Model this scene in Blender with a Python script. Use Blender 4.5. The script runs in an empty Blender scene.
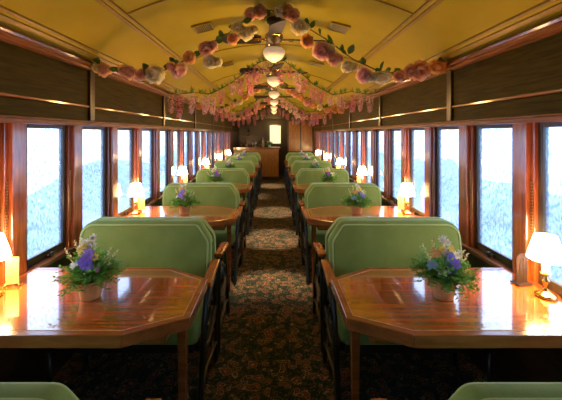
import bpy, bmesh, math, random
from mathutils import Vector, Matrix, Euler

sc = bpy.context.scene
COL = sc.collection
R = math.radians
PI = math.pi

# ------------------------------------------------------------------ camera
EYE = 1.55
FPX = 320.0
VX, VY = 274.0, 134.0            # vanishing point of the car's length
cam_d = bpy.data.cameras.new('camera')
cam = bpy.data.objects.new('camera', cam_d)
COL.objects.link(cam)
cam.location = (0.025, 0.0, EYE)
cam.rotation_euler = (R(90), 0, 0)
cam_d.sensor_width = 36.0
cam_d.lens = FPX / 562.0 * 36.0
cam_d.shift_x = (281.0 - VX) / 562.0
cam_d.shift_y = -(200.0 - VY) / 562.0
cam_d.clip_start = 0.02
cam_d.clip_end = 500
sc.camera = cam

# ------------------------------------------------------------------ world, exposure
SKY = 4.2
LAMP_W = 20.0
GLOBE_W = 11.0
FILLSPOT_W = 620.0
world = bpy.data.worlds.new('overcast')
sc.world = world
world.use_nodes = True
wb = world.node_tree.nodes['Background']
wb.inputs[0].default_value = (0.76, 0.88, 1.0, 1)
wb.inputs[1].default_value = SKY
vs = sc.view_settings
vs.view_transform = 'Standard'
vs.look = 'None'
vs.exposure = 0.25
vs.gamma = 1.0
vs.use_curve_mapping = False
sc.cycles.max_bounces = 10
sc.cycles.diffuse_bounces = 4
sc.cycles.glossy_bounces = 4
sc.cycles.transparent_max_bounces = 12
sc.cycles.sample_clamp_indirect = 6.0
sc.cycles.caustics_reflective = False
sc.cycles.caustics_refractive = False

# ------------------------------------------------------------------ helpers
def lin(r, g, b):
    f = lambda c: (c/255/12.92) if c/255 <= .04045 else ((c/255+.055)/1.055)**2.4
    return (f(r), f(g), f(b), 1)

def new_mat(name):
    m = bpy.data.materials.new(name)
    m.use_nodes = True
    nt = m.node_tree
    return m, nt, nt.nodes['Principled BSDF']

def setp(b, **kw):
    names = dict(rough='Roughness', metal='Metallic', spec='Specular IOR Level', coat='Coat Weight', coat_ior='Coat IOR', coat_r='Coat Roughness',
                 sheen='Sheen Weight', sheen_r='Sheen Roughness', trans='Transmission Weight', emit='Emission Strength', sss='Subsurface Weight')
    for k, v in kw.items():
        b.inputs[names[k]].default_value = v

def plain(name, col, **kw):
    """one colour, with a faint noise so that it is not dead flat"""
    m, nt, b = new_mat(name)
    n = nt.nodes.new('ShaderNodeTexNoise'); n.inputs['Scale'].default_value = kw.pop('scale', 30)
    tc = nt.nodes.new('ShaderNodeTexCoord')
    r = nt.nodes.new('ShaderNodeValToRGB')
    v = kw.pop('var', .15)
    r.color_ramp.elements[0].color = (col[0]*(1-v), col[1]*(1-v), col[2]*(1-v), 1)
    r.color_ramp.elements[1].color = (min(1, col[0]*(1+v)), min(1, col[1]*(1+v)), min(1, col[2]*(1+v)), 1)
    r.color_ramp.elements[0].position = .3; r.color_ramp.elements[1].position = .7
    nt.links.new(tc.outputs['Object'], n.inputs['Vector'])
    nt.links.new(n.outputs['Fac'], r.inputs['Fac'])
    nt.links.new(r.outputs['Color'], b.inputs['Base Color'])
    bump = kw.pop('bump', 0)
    if bump:
        bp = nt.nodes.new('ShaderNodeBump'); bp.inputs['Strength'].default_value = bump; bp.inputs['Distance'].default_value = .005
        nt.links.new(n.outputs['Fac'], bp.inputs['Height']); nt.links.new(bp.outputs['Normal'], b.inputs['Normal'])
    setp(b, **kw)
    return m

def wood(name, c0, c1, axis='x', scale=6, stretch=14, cw=1.0, **kw):
    m, nt, b = new_mat(name)
    tc = nt.nodes.new('ShaderNodeTexCoord')
    mp = nt.nodes.new('ShaderNodeMapping')
    s = [stretch]*3; s['xyz'.index(axis)] = 1
    mp.inputs['Scale'].default_value = s
    n = nt.nodes.new('ShaderNodeTexNoise'); n.inputs['Scale'].default_value = scale; n.inputs['Detail'].default_value = 6
    n.inputs['Roughness'].default_value = .62; n.inputs['Distortion'].default_value = .35
    r = nt.nodes.new('ShaderNodeValToRGB')
    r.color_ramp.elements[0].color = c0; r.color_ramp.elements[1].color = c1
    r.color_ramp.elements[0].position = .33; r.color_ramp.elements[1].position = .68
    nt.links.new(tc.outputs['Object'], mp.inputs['Vector'])
    nt.links.new(mp.outputs['Vector'], n.inputs['Vector'])
    nt.links.new(n.outputs['Fac'], r.inputs['Fac'])
    nt.links.new(r.outputs['Color'], b.inputs['Base Color'])
    setp(b, **kw)
    return m

M = {}
M['mahogany'] = wood('mahogany', (.14, .030, .008, 1), (.42, .105, .022, 1), 'z', 5, 9, rough=.3, coat=.9, coat_r=.12, coat_ior=2.0)
M['mahogany_long'] = wood('mahogany_long', (.11, .025, .008, 1), (.30, .080, .020, 1), 'y', 5, 9, rough=.3, coat=.9, coat_r=.09, coat_ior=1.9)
M['golden_wood'] = wood('golden_wood', (.26, .105, .016, 1), (.52, .23, .04, 1), 'z', 5, 9, rough=.3, coat=.6, coat_r=.15)
M['panel'] = wood('panel', (.040, .028, .0015, 1), (.095, .066, .004, 1), 'y', 4, 16, rough=.6, spec=.12)
M['dark_wood'] = wood('dark_wood', (.02, .013, .007, 1), (.06, .032, .014, 1), 'y', 5, 10, rough=.35, coat=.4, coat_r=.2)
M['sash'] = wood('sash', (.012, .012, .008, 1), (.04, .032, .018, 1), 'z', 5, 10, rough=.35, coat=.3, coat_r=.2)
M['table'] = wood('table', (.34, .080, .012, 1), (.52, .150, .024, 1), 'x', 1.3, 34, rough=.22, coat=1.0, coat_r=.055, coat_ior=3.1)
M['table_edge'] = wood('table_edge', (.22, .058, .012, 1), (.42, .135, .03, 1), 'x', 4, 8, rough=.25, coat=.8, coat_r=.1)
M['arm_wood'] = wood('arm_wood', (.24, .065, .015, 1), (.46, .145, .035, 1), 'y', 6, 8, rough=.25, coat=.6, coat_r=.12)
M['inlay'] = plain('inlay', (.62, .33, .16), rough=.2)
M['brass'] = plain('brass', (.75, .50, .16), rough=.2, metal=1.0)
M['old_brass'] = plain('old_brass', (.45, .28, .09), rough=.3, metal=1.0)
M['iron'] = plain('iron', (.012, .016, .014), rough=.3, spec=.6)
M['black'] = plain('black', (.012, .010, .008), rough=.4)
M['candle'] = plain('candle', (.8, .75, .6), rough=.4)
M['terracotta'] = plain('terracotta', (.62, .33, .12), rough=.7)
M['card'] = plain('card', (.42, .28, .12), rough=.55)
M['menu_board'] = wood('menu_board', (.010, .006, .003, 1), (.030, .015, .007, 1), 'z', 10, 6, rough=.5)
M['bottle_dark'] = plain('bottle_dark', (.02, .035, .015), rough=.12)
M['bottle_amber'] = plain('bottle_amber', (.20, .09, .02), rough=.12)
M['bottle_pale'] = plain('bottle_pale', (.45, .45, .36), rough=.15)
M['white_china'] = plain('white_china', (.72, .70, .66), rough=.25)
M['leaf_dark'] = plain('leaf_dark', (.06, .13, .028), rough=.5, scale=12, var=.4)
M['leaf_green'] = plain('leaf_green', (.10, .32, .05), rough=.5, scale=12, var=.4)
M['fern'] = plain('fern', (.16, .42, .07), rough=.55, scale=40, var=.5)
M['stem'] = plain('stem', (.06, .06, .02), rough=.6)
for nm, c in dict(pink=(.98, .62, .48), peach=(.98, .58, .30), cream=(1.0, .84, .58), mauve=(.94, .60, .54)).items():
    M['rose_'+nm] = plain('rose_'+nm, c, rough=.7, scale=18, var=.22)
def translucent(m, w=.6):
    nt = m.node_tree; b = nt.nodes['Principled BSDF']; out = nt.nodes['Material Output']
    src = b.inputs['Base Color'].links[0].from_socket
    t = nt.nodes.new('ShaderNodeBsdfTranslucent'); nt.links.new(src, t.inputs['Color'])
    mx = nt.nodes.new('ShaderNodeMixShader'); mx.inputs[0].default_value = w
    nt.links.new(b.outputs[0], mx.inputs[1]); nt.links.new(t.outputs[0], mx.inputs[2]); nt.links.new(mx.outputs[0], out.inputs['Surface'])
for nm in ('pink', 'peach', 'cream', 'mauve'): translucent(M['rose_'+nm])
M['wisteria'] = plain('wisteria', (.70, .34, .40), rough=.7, scale=25, var=.45)
M['wisteria_pale'] = plain('wisteria_pale', (.82, .52, .52), rough=.7, scale=25, var=.4)
translucent(M['wisteria']); translucent(M['wisteria_pale'])
for nm, c in dict(purple=(.42, .26, .84), lilac=(.62, .50, .88), white=(.95, .93, .80), yellow=(.95, .74, .18), salmon=(.95, .56, .32), blue=(.30, .52, .76), straw=(.80, .78, .46), magenta=(.70, .26, .50)).items():
    M['petal_'+nm] = plain('petal_'+nm, c, rough=.6, scale=50, var=.15)
translucent(M['fern'], .4); translucent(M['leaf_green'], .4); translucent(M['leaf_dark'], .3)
for nm in ('purple', 'lilac', 'white', 'yellow', 'salmon', 'blue', 'straw', 'magenta'): translucent(M['petal_'+nm], .35)
M['snow'] = plain('snow', (.52, .66, .90), rough=.9, scale=.25, var=.06)  # distance haze is put into this colour, paler than the trackside strip
M['ballast'] = plain('ballast', (.17, .26, .46), rough=.9, scale=.7, var=.5)  # nearer ground without the painted haze, so darker and bluer
M['trees'] = plain('trees', (.20, .28, .42), rough=.9, scale=1.2, var=.35)  # blue haze is mixed into the colour

# velvet upholstery
def velvet(name, c0, c1, sheen):
    m, nt, b = new_mat(name)
    tc = nt.nodes.new('ShaderNodeTexCoord')
    n = nt.nodes.new('ShaderNodeTexNoise'); n.inputs['Scale'].default_value = 5; n.inputs['Detail'].default_value = 5
    n2 = nt.nodes.new('ShaderNodeTexNoise'); n2.inputs['Scale'].default_value = 180; n2.inputs['Detail'].default_value = 2
    mx = nt.nodes.new('ShaderNodeMath'); mx.operation = 'MULTIPLY_ADD'; mx.inputs[1].default_value = .35; 
    r = nt.nodes.new('ShaderNodeValToRGB'); r.color_ramp.elements[0].color = c0; r.color_ramp.elements[1].color = c1
    r.color_ramp.elements[0].position = .45; r.color_ramp.elements[1].position = .9
    nt.links.new(tc.outputs['Object'], n.inputs['Vector']); nt.links.new(tc.outputs['Object'], n2.inputs['Vector'])
    nt.links.new(n2.outputs['Fac'], mx.inputs[0]); nt.links.new(n.outputs['Fac'], mx.inputs[2])
    nt.links.new(mx.outputs[0], r.inputs['Fac']); nt.links.new(r.outputs['Color'], b.inputs['Base Color'])
    bp = nt.nodes.new('ShaderNodeBump'); bp.inputs['Strength'].default_value = .25; bp.inputs['Distance'].default_value = .002
    nt.links.new(n2.outputs['Fac'], bp.inputs['Height']); nt.links.new(bp.outputs['Normal'], b.inputs['Normal'])
    setp(b, rough=.9, sheen=sheen, sheen_r=.35, spec=.15)
    b.inputs['Sheen Tint'].default_value = (.75, .98, .6, 1)
    return m
M['velvet'] = velvet('velvet', (.165, .258, .065, 1), (.235, .345, .10, 1), .6)
M['piping'] = velvet('piping', (.34, .47, .17, 1), (.44, .58, .24, 1), .7)
M['base_cloth'] = velvet('base_cloth', (.020, .05, .018, 1), (.03, .075, .025, 1), .1)

# ceiling paint, faintly mottled
def ceiling_mat():
    m, nt, b = new_mat('ceiling_paint')
    tc = nt.nodes.new('ShaderNodeTexCoord')
    n = nt.nodes.new('ShaderNodeTexNoise'); n.inputs['Scale'].default_value = 2.2; n.inputs['Detail'].default_value = 5
    r = nt.nodes.new('ShaderNodeValToRGB')
    r.color_ramp.elements[0].color = (.335, .285, .007, 1); r.color_ramp.elements[1].color = (.42, .345, .014, 1)
    r.color_ramp.elements[0].position = .3; r.color_ramp.elements[1].position = .7
    nt.links.new(tc.outputs['Object'], n.inputs['Vector']); nt.links.new(n.outputs['Fac'], r.inputs['Fac'])
    nt.links.new(r.outputs['Color'], b.inputs['Base Color'])
    setp(b, rough=.5, spec=.15)
    return m
M['ceiling'] = ceiling_mat()
M['ceiling_trim'] = plain('ceiling_trim', (.26, .17, .012), rough=.4)
M['vent'] = plain('vent', (.26, .19, .012), rough=.4)

# floral carpet
def carpet_mat():
    m, nt, b = new_mat('carpet')
    L = nt.links.new
    tc = nt.nodes.new('ShaderNodeTexCoord')
    nz = nt.nodes.new('ShaderNodeTexNoise'); nz.inputs['Scale'].default_value = 9; nz.inputs['Detail'].default_value = 3
    L(tc.outputs['Object'], nz.inputs['Vector'])
    wm = nt.nodes.new('ShaderNodeMix'); wm.data_type = 'RGBA'; wm.blend_type = 'LINEAR_LIGHT'; wm.inputs[0].default_value = .07
    L(tc.outputs['Object'], wm.inputs[6]); L(nz.outputs['Color'], wm.inputs[7])
    v = nt.nodes.new('ShaderNodeTexVoronoi'); v.inputs['Scale'].default_value = 16
    L(wm.outputs[2], v.inputs['Vector'])
    ring = nt.nodes.new('ShaderNodeValToRGB'); cr = ring.color_ramp; cr.interpolation = 'CONSTANT'
    dk = (.003, .016, .007, 1); be = (.22, .155, .085, 1); rd = (.15, .028, .016, 1); gr = (.045, .040, .016, 1)
    cr.elements[0].position = 0; cr.elements[0].color = be
    cr.elements[1].position = .13; cr.elements[1].color = rd
    for p, c in ((.28, dk), (.36, be), (.44, dk), (.52, gr), (.58, dk)):
        e = cr.elements.new(p); e.color = c
    L(v.outputs['Distance'], ring.inputs['Fac'])
    n2 = nt.nodes.new('ShaderNodeTexNoise'); n2.inputs['Scale'].default_value = 38; n2.inputs['Detail'].default_value = 2; n2.inputs['Distortion'].default_value = 1.5
    L(tc.outputs['Object'], n2.inputs['Vector'])
    vine = nt.nodes.new('ShaderNodeValToRGB'); c2 = vine.color_ramp; c2.interpolation = 'CONSTANT'
    c2.elements[0].color = (0, 0, 0, 1); c2.elements[1].position = .575; c2.elements[1].color = (1, 1, 1, 1)
    e = c2.elements.new(.66); e.color = (0, 0, 0, 1)
    L(n2.outputs['Fac'], vine.inputs['Fac'])
    mix = nt.nodes.new('ShaderNodeMix'); mix.data_type = 'RGBA'
    L(vine.outputs['Color'], mix.inputs[0]); L(ring.outputs['Color'], mix.inputs[6]); mix.inputs[7].default_value = (.11, .072, .038, 1)
    L(mix.outputs[2], b.inputs['Base Color'])
    n3 = nt.nodes.new('ShaderNodeTexNoise'); n3.inputs['Scale'].default_value = 400
    L(tc.outputs['Object'], n3.inputs['Vector'])
    bp = nt.nodes.new('ShaderNodeBump'); bp.inputs['Strength'].default_value = .4; bp.inputs['Distance'].default_value = .003
    L(n3.outputs['Fac'], bp.inputs['Height']); L(bp.outputs['Normal'], b.inputs['Normal'])
    setp(b, rough=.95, spec=.1, sheen=.1)
    return m
M['carpet'] = carpet_mat()

# window glass beaded with rain: part clear, part scattering, glossy face
def glass_mat():
    m = bpy.data.materials.new('rainy_glass'); m.use_nodes = True
    nt = m.node_tree; nt.nodes.clear(); L = nt.links.new
    out = nt.nodes.new('ShaderNodeOutputMaterial')
    tc = nt.nodes.new('ShaderNodeTexCoord')
    n = nt.nodes.new('ShaderNodeTexNoise'); n.inputs['Scale'].default_value = 85; n.inputs['Detail'].default_value = 2; n.inputs['Roughness'].default_value = .5
    mp = nt.nodes.new('ShaderNodeMapping'); mp.inputs['Scale'].default_value = (1, 1, .45)
    n2 = nt.nodes.new('ShaderNodeTexNoise'); n2.inputs['Scale'].default_value = 3; n2.inputs['Detail'].default_value = 1
    L(tc.outputs['Object'], mp.inputs['Vector']); L(mp.outputs['Vector'], n.inputs['Vector']); L(tc.outputs['Object'], n2.inputs['Vector'])
    r = nt.nodes.new('ShaderNodeValToRGB')
    r.color_ramp.elements[0].color = (.50, .66, .92, 1); r.color_ramp.elements[1].color = (.96, .98, 1, 1)
    r.color_ramp.elements[0].position = .28; r.color_ramp.elements[1].position = .64
    L(n.outputs['Fac'], r.inputs['Fac'])
    tr = nt.nodes.new('ShaderNodeBsdfTransparent'); tl = nt.nodes.new('ShaderNodeBsdfTranslucent')
    L(r.outputs['Color'], tr.inputs['Color']); L(r.outputs['Color'], tl.inputs['Color'])
    mf = nt.nodes.new('ShaderNodeMapRange'); mf.inputs[1].default_value = .3; mf.inputs[2].default_value = .7; mf.inputs[3].default_value = .10; mf.inputs[4].default_value = .16
    L(n2.outputs['Fac'], mf.inputs[0])
    mx = nt.nodes.new('ShaderNodeMixShader'); L(mf.outputs[0], mx.inputs[0]); L(tr.outputs[0], mx.inputs[1]); L(tl.outputs[0], mx.inputs[2])
    gl = nt.nodes.new('ShaderNodeBsdfGlossy'); gl.inputs['Roughness'].default_value = .06
    lw = nt.nodes.new('ShaderNodeLayerWeight'); lw.inputs['Blend'].default_value = .5
    pw = nt.nodes.new('ShaderNodeMath'); pw.operation = 'POWER'; pw.inputs[1].default_value = 4; L(lw.outputs['Facing'], pw.inputs[0])
    fr = nt.nodes.new('ShaderNodeMath'); fr.operation = 'MULTIPLY_ADD'; fr.inputs[1].default_value = .4; fr.inputs[2].default_value = .03; L(pw.outputs[0], fr.inputs[0])
    m2 = nt.nodes.new('ShaderNodeMixShader'); L(fr.outputs[0], m2.inputs[0]); L(mx.outputs[0], m2.inputs[1]); L(gl.outputs[0], m2.inputs[2])
    L(m2.outputs[0], out.inputs['Surface'])
    return m
M['glass'] = glass_mat()

def lit(name, col, strength, base=(.8, .75, .65)):
    m, nt, b = new_mat(name)
    tc = nt.nodes.new('ShaderNodeTexCoord')
    n = nt.nodes.new('ShaderNodeTexNoise'); n.inputs['Scale'].default_value = 20
    r = nt.nodes.new('ShaderNodeValToRGB')
    r.color_ramp.elements[0].color = (base[0]*.93, base[1]*.93, base[2]*.93, 1); r.color_ramp.elements[1].color = (*base, 1)
    nt.links.new(tc.outputs['Object'], n.inputs['Vector']); nt.links.new(n.outputs['Fac'], r.inputs['Fac']); nt.links.new(r.outputs['Color'], b.inputs['Base Color'])
    b.inputs['Emission Color'].default_value = (*col, 1)
    setp(b, emit=strength, rough=.5)
    return m
M['shade'] = lit('lamp_shade', (1.0, .60, .26), 36)
M['globe'] = lit('globe_glass', (1.0, .66, .34), .22)
M['door_glass'] = lit('door_glass', (1.0, .88, .50), 1.0)

# ------------------------------------------------------------------ mesh helpers
def link(o, parent=None):
    COL.objects.link(o)
    if parent is not None:
        o.parent = parent
    return o

def obj(name, me, mat=None, parent=None, loc=None, rot=None, scale=None):
    if mat is not None and not me.materials:
        me.materials.append(M[mat] if isinstance(mat, str) else mat)
    o = bpy.data.objects.new(name, me)
    if loc is not None: o.location = loc
    if rot is not None: o.rotation_euler = rot
    if scale is not None: o.scale = (scale,)*3 if isinstance(scale, (int, float)) else scale
    return link(o, parent)

def empty(name, loc=(0, 0, 0), rot=(0, 0, 0), parent=None):
    o = bpy.data.objects.new(name, None)
    o.empty_display_size = .1
    o.location = loc; o.rotation_euler = rot
    return link(o, parent)

def tag(o, label, cat, group=None, kind=None):
    o['label'] = label
    o['category'] = cat
    if group: o['group'] = group
    if kind: o['kind'] = kind
    return o

def structure(o, label=None):
    o['kind'] = 'structure'
    if label: o['label'] = label
    return o

def copy_tree(o, parent=None):
    c = o.copy(); COL.objects.link(c)
    if parent is not None: c.parent = parent
    for ch in o.children: copy_tree(ch, c)
    return c

class MB:
    """collects verts and faces"""
    def __init__(s): s.v = []; s.f = []
    def add(s, vs_, fs_, mtx=None):
        o = len(s.v)
        s.v += [tuple(mtx @ Vector(p)) for p in vs_] if mtx is not None else [tuple(p) for p in vs_]
        s.f += [tuple(i+o for i in f) for f in fs_]
        return s
    def box(s, x0, x1, y0, y1, z0, z1, mtx=None):
        v = [(x, y, z) for x in (x0, x1) for y in (y0, y1) for z in (z0, z1)]
        return s.add(v, [(0, 1, 3, 2), (4, 6, 7, 5), (0, 4, 5, 1), (2, 3, 7, 6), (0, 2, 6, 4), (1, 5, 7, 3)], mtx)
    def tube(s, pts, r, n=8, cap=True):
        pts = [Vector(p) for p in pts]
        rr = r if isinstance(r, (list, tuple)) else [r]*len(pts)
        t0 = (pts[1]-pts[0]).normalized()
        up = Vector((0, 0, 1)) if abs(t0.z) < .9 else Vector((1, 0, 0))
        a = t0.cross(up).normalized()
        vs_, fs_ = [], []
        for i, p in enumerate(pts):
            t = (pts[min(i+1, len(pts)-1)]-pts[max(i-1, 0)]).normalized()
            a = (a - t*a.dot(t)).normalized(); b = t.cross(a)
            for k in range(n):
                an = 2*PI*k/n
                vs_.append(p + (a*math.cos(an)+b*math.sin(an))*rr[i])
        for i in range(len(pts)-1):
            for k in range(n):
                k2 = (k+1) % n
                fs_.append((i*n+k, i*n+k2, (i+1)*n+k2, (i+1)*n+k))
        if cap:
            fs_.append(tuple(range(n-1, -1, -1))); fs_.append(tuple(range((len(pts)-1)*n, len(pts)*n)))
        return s.add(vs_, fs_)
    def lathe(s, prof, n=20, c=(0, 0, 0), cap0=False, cap1=False):
        vs_, fs_ = [], []
        for r, z in prof:
            for k in range(n):
                an = 2*PI*k/n
                vs_.append((c[0]+r*math.cos(an), c[1]+r*math.sin(an), c[2]+z))
        for i in range(len(prof)-1):
            for k in range(n):
                k2 = (k+1) % n
                fs_.append((i*n+k, i*n+k2, (i+1)*n+k2, (i+1)*n+k))
        if cap0: fs_.append(tuple(range(n-1, -1, -1)))
        if cap1: fs_.append(tuple(range((len(prof)-1)*n, len(prof)*n)))
        return s.add(vs_, fs_)
    def loft(s, loops, cap=True):
        n = len(loops[0]); vs_, fs_ = [], []
        for l in loops: vs_ += l
        for i in range(len(loops)-1):
            for k in range(n):
                k2 = (k+1) % n
                fs_.append((i*n+k, i*n+k2, (i+1)*n+k2, (i+1)*n+k))
        if cap:
            fs_.append(tuple(range(n-1, -1, -1))); fs_.append(tuple(range((len(loops)-1)*n, len(loops)*n)))
        return s.add(vs_, fs_)
    def mesh(s, name, mat=None, smooth=False, bevel=0, seg=2, angle=None, flip=None):
        """flip: (sx, sy) mirrors the verts"""
        vv = s.v
        if flip: vv = [(p[0]*flip[0], p[1]*flip[1], p[2]) for p in vv]
        me = bpy.data.meshes.new(name)
        me.from_pydata(vv, [], s.f)
        bm = bmesh.new(); bm.from_mesh(me)
        if bevel:
            es = [e for e in bm.edges if len(e.link_faces) == 2 and e.calc_face_angle(0) > .5]
            bmesh.ops.bevel(bm, geom=es, offset=bevel, segments=seg, profile=.5, affect='EDGES', clamp_overlap=True)
        bmesh.ops.recalc_face_normals(bm, faces=bm.faces)
        bm.to_mesh(me); bm.free()
        if smooth:
            for p in me.polygons: p.use_smooth = True
            if angle:
                me.set_sharp_from_angle(angle=R(angle))
        if mat: me.materials.append(M[mat])
        me.update()
        return me

def box_mesh(name, x0, x1, y0, y1, z0, z1, mat, bevel=0, seg=2):
    return MB().box(x0, x1, y0, y1, z0, z1).mesh(name, mat, bevel=bevel, seg=seg)

def inset(poly, d):
    """inset a convex ccw/cw 2D polygon"""
    n = len(poly); out = []
    ar = sum(poly[i][0]*poly[(i+1) % n][1]-poly[(i+1) % n][0]*poly[i][1] for i in range(n))
    sg = 1 if ar > 0 else -1
    for i in range(n):
        p0, p1, p2 = Vector(poly[i-1]), Vector(poly[i]), Vector(poly[(i+1) % n])
        e1 = (p1-p0).normalized(); e2 = (p2-p1).normalized()
        n1 = Vector((-e1.y, e1.x))*sg; n2 = Vector((-e2.y, e2.x))*sg
        b = n1+n2
        k = d*2/max(b.length_squared, 1.0)
        q = p1+b*k
        out.append((q.x, q.y))
    return out

# ------------------------------------------------------------------ the car shell
W = 1.38                       # inner face of the posts
BAY = 1.60
Y0, Y1 = -1.0, 12.6
SILL, HEAD, CORN, APEX = .80, 1.62, 2.075, 2.53
WT = .14
PITCH = BAY/3
SIDES = ((-1, 'left'), (1, 'right'))

fl = obj('floor', box_mesh('floor', -W-WT, W+WT, Y0-.1, Y1+.1, -.08, 0, 'carpet')); structure(fl, 'dark green floral carpet along the aisle')

# vaulted ceiling
RC = (W*W+(APEX-CORN)**2)/(2*(APEX-CORN))
def ceil_z(x): return APEX-RC+math.sqrt(RC*RC-x*x)
def arc_pts(x0, x1, n): return [(x0+(x1-x0)*i/n, ceil_z(x0+(x1-x0)*i/n)) for i in range(n+1)]
def arc_slab(x0, x1, n, y0, y1, t0, t1):
    """a strip of the vault from height offset t0 to t1"""
    m = MB(); p = arc_pts(x0, x1, n)
    lo = [(x, z+t0) for x, z in p]; hi = [(x, z+t1) for x, z in reversed(p)]
    poly = lo+hi
    m.loft([[(x, y0, z) for x, z in poly], [(x, y1, z) for x, z in poly]], cap=False)
    k = len(poly)
    for o in (0, k):
        for i in range(n):
            m.f.append((o+i, o+i+1, o+k-2-i, o+k-1-i))
    return m
ce = obj('ceiling', arc_slab(-W-.0, W+.0, 40, Y0-.1, Y1+.1, 0, .08).mesh('ceiling', 'ceiling', smooth=True, angle=40)); structure(ce, 'olive yellow vaulted ceiling')
for s, nm in SIDES:
    for a, wd, h in ((.93, .012, .012), (.965, .022, .006), (1.26, .012, .012), (1.295, .022, .008), (1.335, .010, .008)):
        m = arc_slab(s*a, s*(a+wd), 2, Y0, Y1, -h, .01)
        obj('ceiling_batten', m.mesh('ceiling_batten', 'ceiling_trim'), parent=ce)
for k in range(-2, 7):
    y = 2.08+1.4*k
    if Y0 < y < 11:
        obj('ceiling_batten', arc_slab(-.93, .93, 24, y, y+.012, -.008, .01).mesh('ceiling_rib', 'ceiling_trim'), parent=ce)

# side walls
UP = [2.44-BAY*2+BAY*k for k in range(8)]      # upper posts
UP = [u for u in UP if u > Y0+.1]
win_n = 0
NTH = 'first second third fourth fifth sixth seventh eighth ninth tenth eleventh twelfth thirteenth fourteenth fifteenth sixteenth seventeenth eighteenth'.split()
for s, nm in SIDES:
    fx = (s, 1)
    def bx(name, x0, x1, y0, y1, z0, z1, mat, bevel=0):
        return MB().box(x0, x1, y0, y1, z0, z1).mesh(name, mat, bevel=bevel, flip=fx)
    m = MB().box(W, W+WT, Y0-.1, Y1+.1, 0, SILL-.06).box(W+.005, W+WT, Y0-.1, Y1+.1, HEAD, CORN+.12)
    m.box(W, W+WT, 10.85, Y1+.1, SILL-.06, HEAD)
    wl = obj('wall_'+nm, m.mesh('wall_'+nm, 'dark_wood', flip=fx)); structure(wl, 'dark wood side wall of the carriage')
    # sill ledge, header bead, cornice
    tr = obj('trim_1' if s < 0 else 'trim_2', MB().box(W-.015, W+.04, Y0, 10.85, SILL-.065, SILL-.035).mesh('sill_ledge', 'mahogany_long', bevel=.006, flip=fx)); structure(tr, 'window sill ledge')
    tr = obj('trim_3' if s < 0 else 'trim_4', MB().box(W-.022, W+.01, Y0, Y1, HEAD-.012, HEAD+.016).box(W-.012, W+.01, Y0, Y1, HEAD+.016, HEAD+.03).mesh('header_bead', 'mahogany_long', bevel=.005, flip=fx)); structure(tr, 'bead under the upper panels')
    prof = [(W+.01, CORN+.012), (W-.05, CORN+.012), (W-.055, CORN+.004), (W-.050, CORN-.008), (W-.035, CORN-.014), (W-.034, CORN-.026), (W-.026, CORN-.036), (W-.012, CORN-.040), (W-.012, CORN-.046), (W+.01, CORN-.047)]
    tr = obj('trim_5' if s < 0 else 'trim_6', MB().loft([[(x, Y0, z) for x, z in prof], [(x, Y1, z) for x, z in prof]]).mesh('cornice', 'mahogany_long', flip=fx)); structure(tr, 'red brown cornice moulding')
    # upper panels with a rail between them and posts
    edges = [Y0]+UP+[Y1]
    for i in range(len(edges)-1):
        a, b = edges[i]+.03, edges[i+1]-.03
        obj('panel', bx('panel', W-.004, W+.02, a, b, 1.765, CORN-.043, 'panel', .004), parent=wl)
        obj('panel', bx('panel', W-.004, W+.02, a, b, HEAD+.03, 1.745, 'panel', .004), parent=wl)
        obj('panel_rail', bx('panel_rail', W-.016, W+.01, a-.03, b+.03, 1.745, 1.765, 'mahogany_long', .005), parent=wl)
    pm = bx('upper_post', W-.024, W+.02, -.03, .03, HEAD+.03, CORN-.043, 'dark_wood', .004)
    for u in UP: obj('upper_post', pm, parent=wl, loc=(0, u, 0))
    # window posts and sashes
    postm = MB().box(W, W+.088, -.10, 0, SILL-.06, HEAD).mesh('post', 'mahogany', bevel=.006, flip=fx)
    stopm = MB().box(W+.022, W+.084, -.128, -.0999, SILL-.06, HEAD).box(W+.022, W+.084, -.0001, .028, SILL-.06, HEAD).mesh('window_stop', 'mahogany', bevel=.003, flip=fx)
    g0, g1 = .028, PITCH-.128           # sash opening measured from a post's far edge
    z0, z1 = SILL-.06, HEAD
    sm = MB()
    sm.box(W+.04, W+.075, g0, g0+.03, z0, z1).box(W+.04, W+.075, g1-.03, g1, z0, z1)
    sm.box(W+.04, W+.075, g0+.03, g1-.03, z0, z0+.07).box(W+.04, W+.075, g0+.03, g1-.03, z1-.035, z1)
    sashm = sm.mesh('sash', 'sash', bevel=.004, flip=fx)
    panem = MB().box(W+.055, W+.059, g0+.028, g1-.028, z0+.068, z1-.033).mesh('pane', 'glass', flip=fx)
    latchm = MB().box(W+.02, W+.045, .20, .26, z0+.03, z0+.045).box(W+.012, W+.03, .222, .238, z0+.02, z0+.055).mesh('latch', 'iron', bevel=.003, flip=fx)
    stripm = MB()
    for q in range(22): stripm.box(W+.016, W+.0225, -.120, -.108, .95+q*.016, .958+q*.016)
    stripm = stripm.mesh('notch_strip', 'old_brass', flip=fx)
    for j in range(-5, 17):
        zp = 1.82+PITCH*j
        obj('window_post', postm, parent=wl, loc=(0, zp, 0))
        obj('window_stop', stopm, parent=wl, loc=(0, zp, 0))
        if -1 <= j <= 3:
            obj('notch_strip', stripm, parent=wl, loc=(0, zp, 0))
        if j < 16:
            win_n += 1
            w = empty('window_%d' % win_n, (0, zp, 0)); structure(w, 'rain-beaded carriage window, %s from the camera in the %s wall' % (NTH[j+1], nm) if j >= -1 else 'carriage window behind the camera in the %s wall' % nm)
            obj('sash', sashm, parent=w); obj('pane', panem, parent=w); obj('latch', latchm, parent=w)
    obj('end_infill', bx('end_infill', W, W+WT, 1.82+PITCH*16, 10.86, SILL-.06, HEAD, 'mahogany'), parent=wl)
    obj('end_infill', bx('end_infill', W, W+WT, Y0-.1, 1.82-PITCH*5-.1, SILL-.06, HEAD, 'mahogany'), parent=wl)

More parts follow.
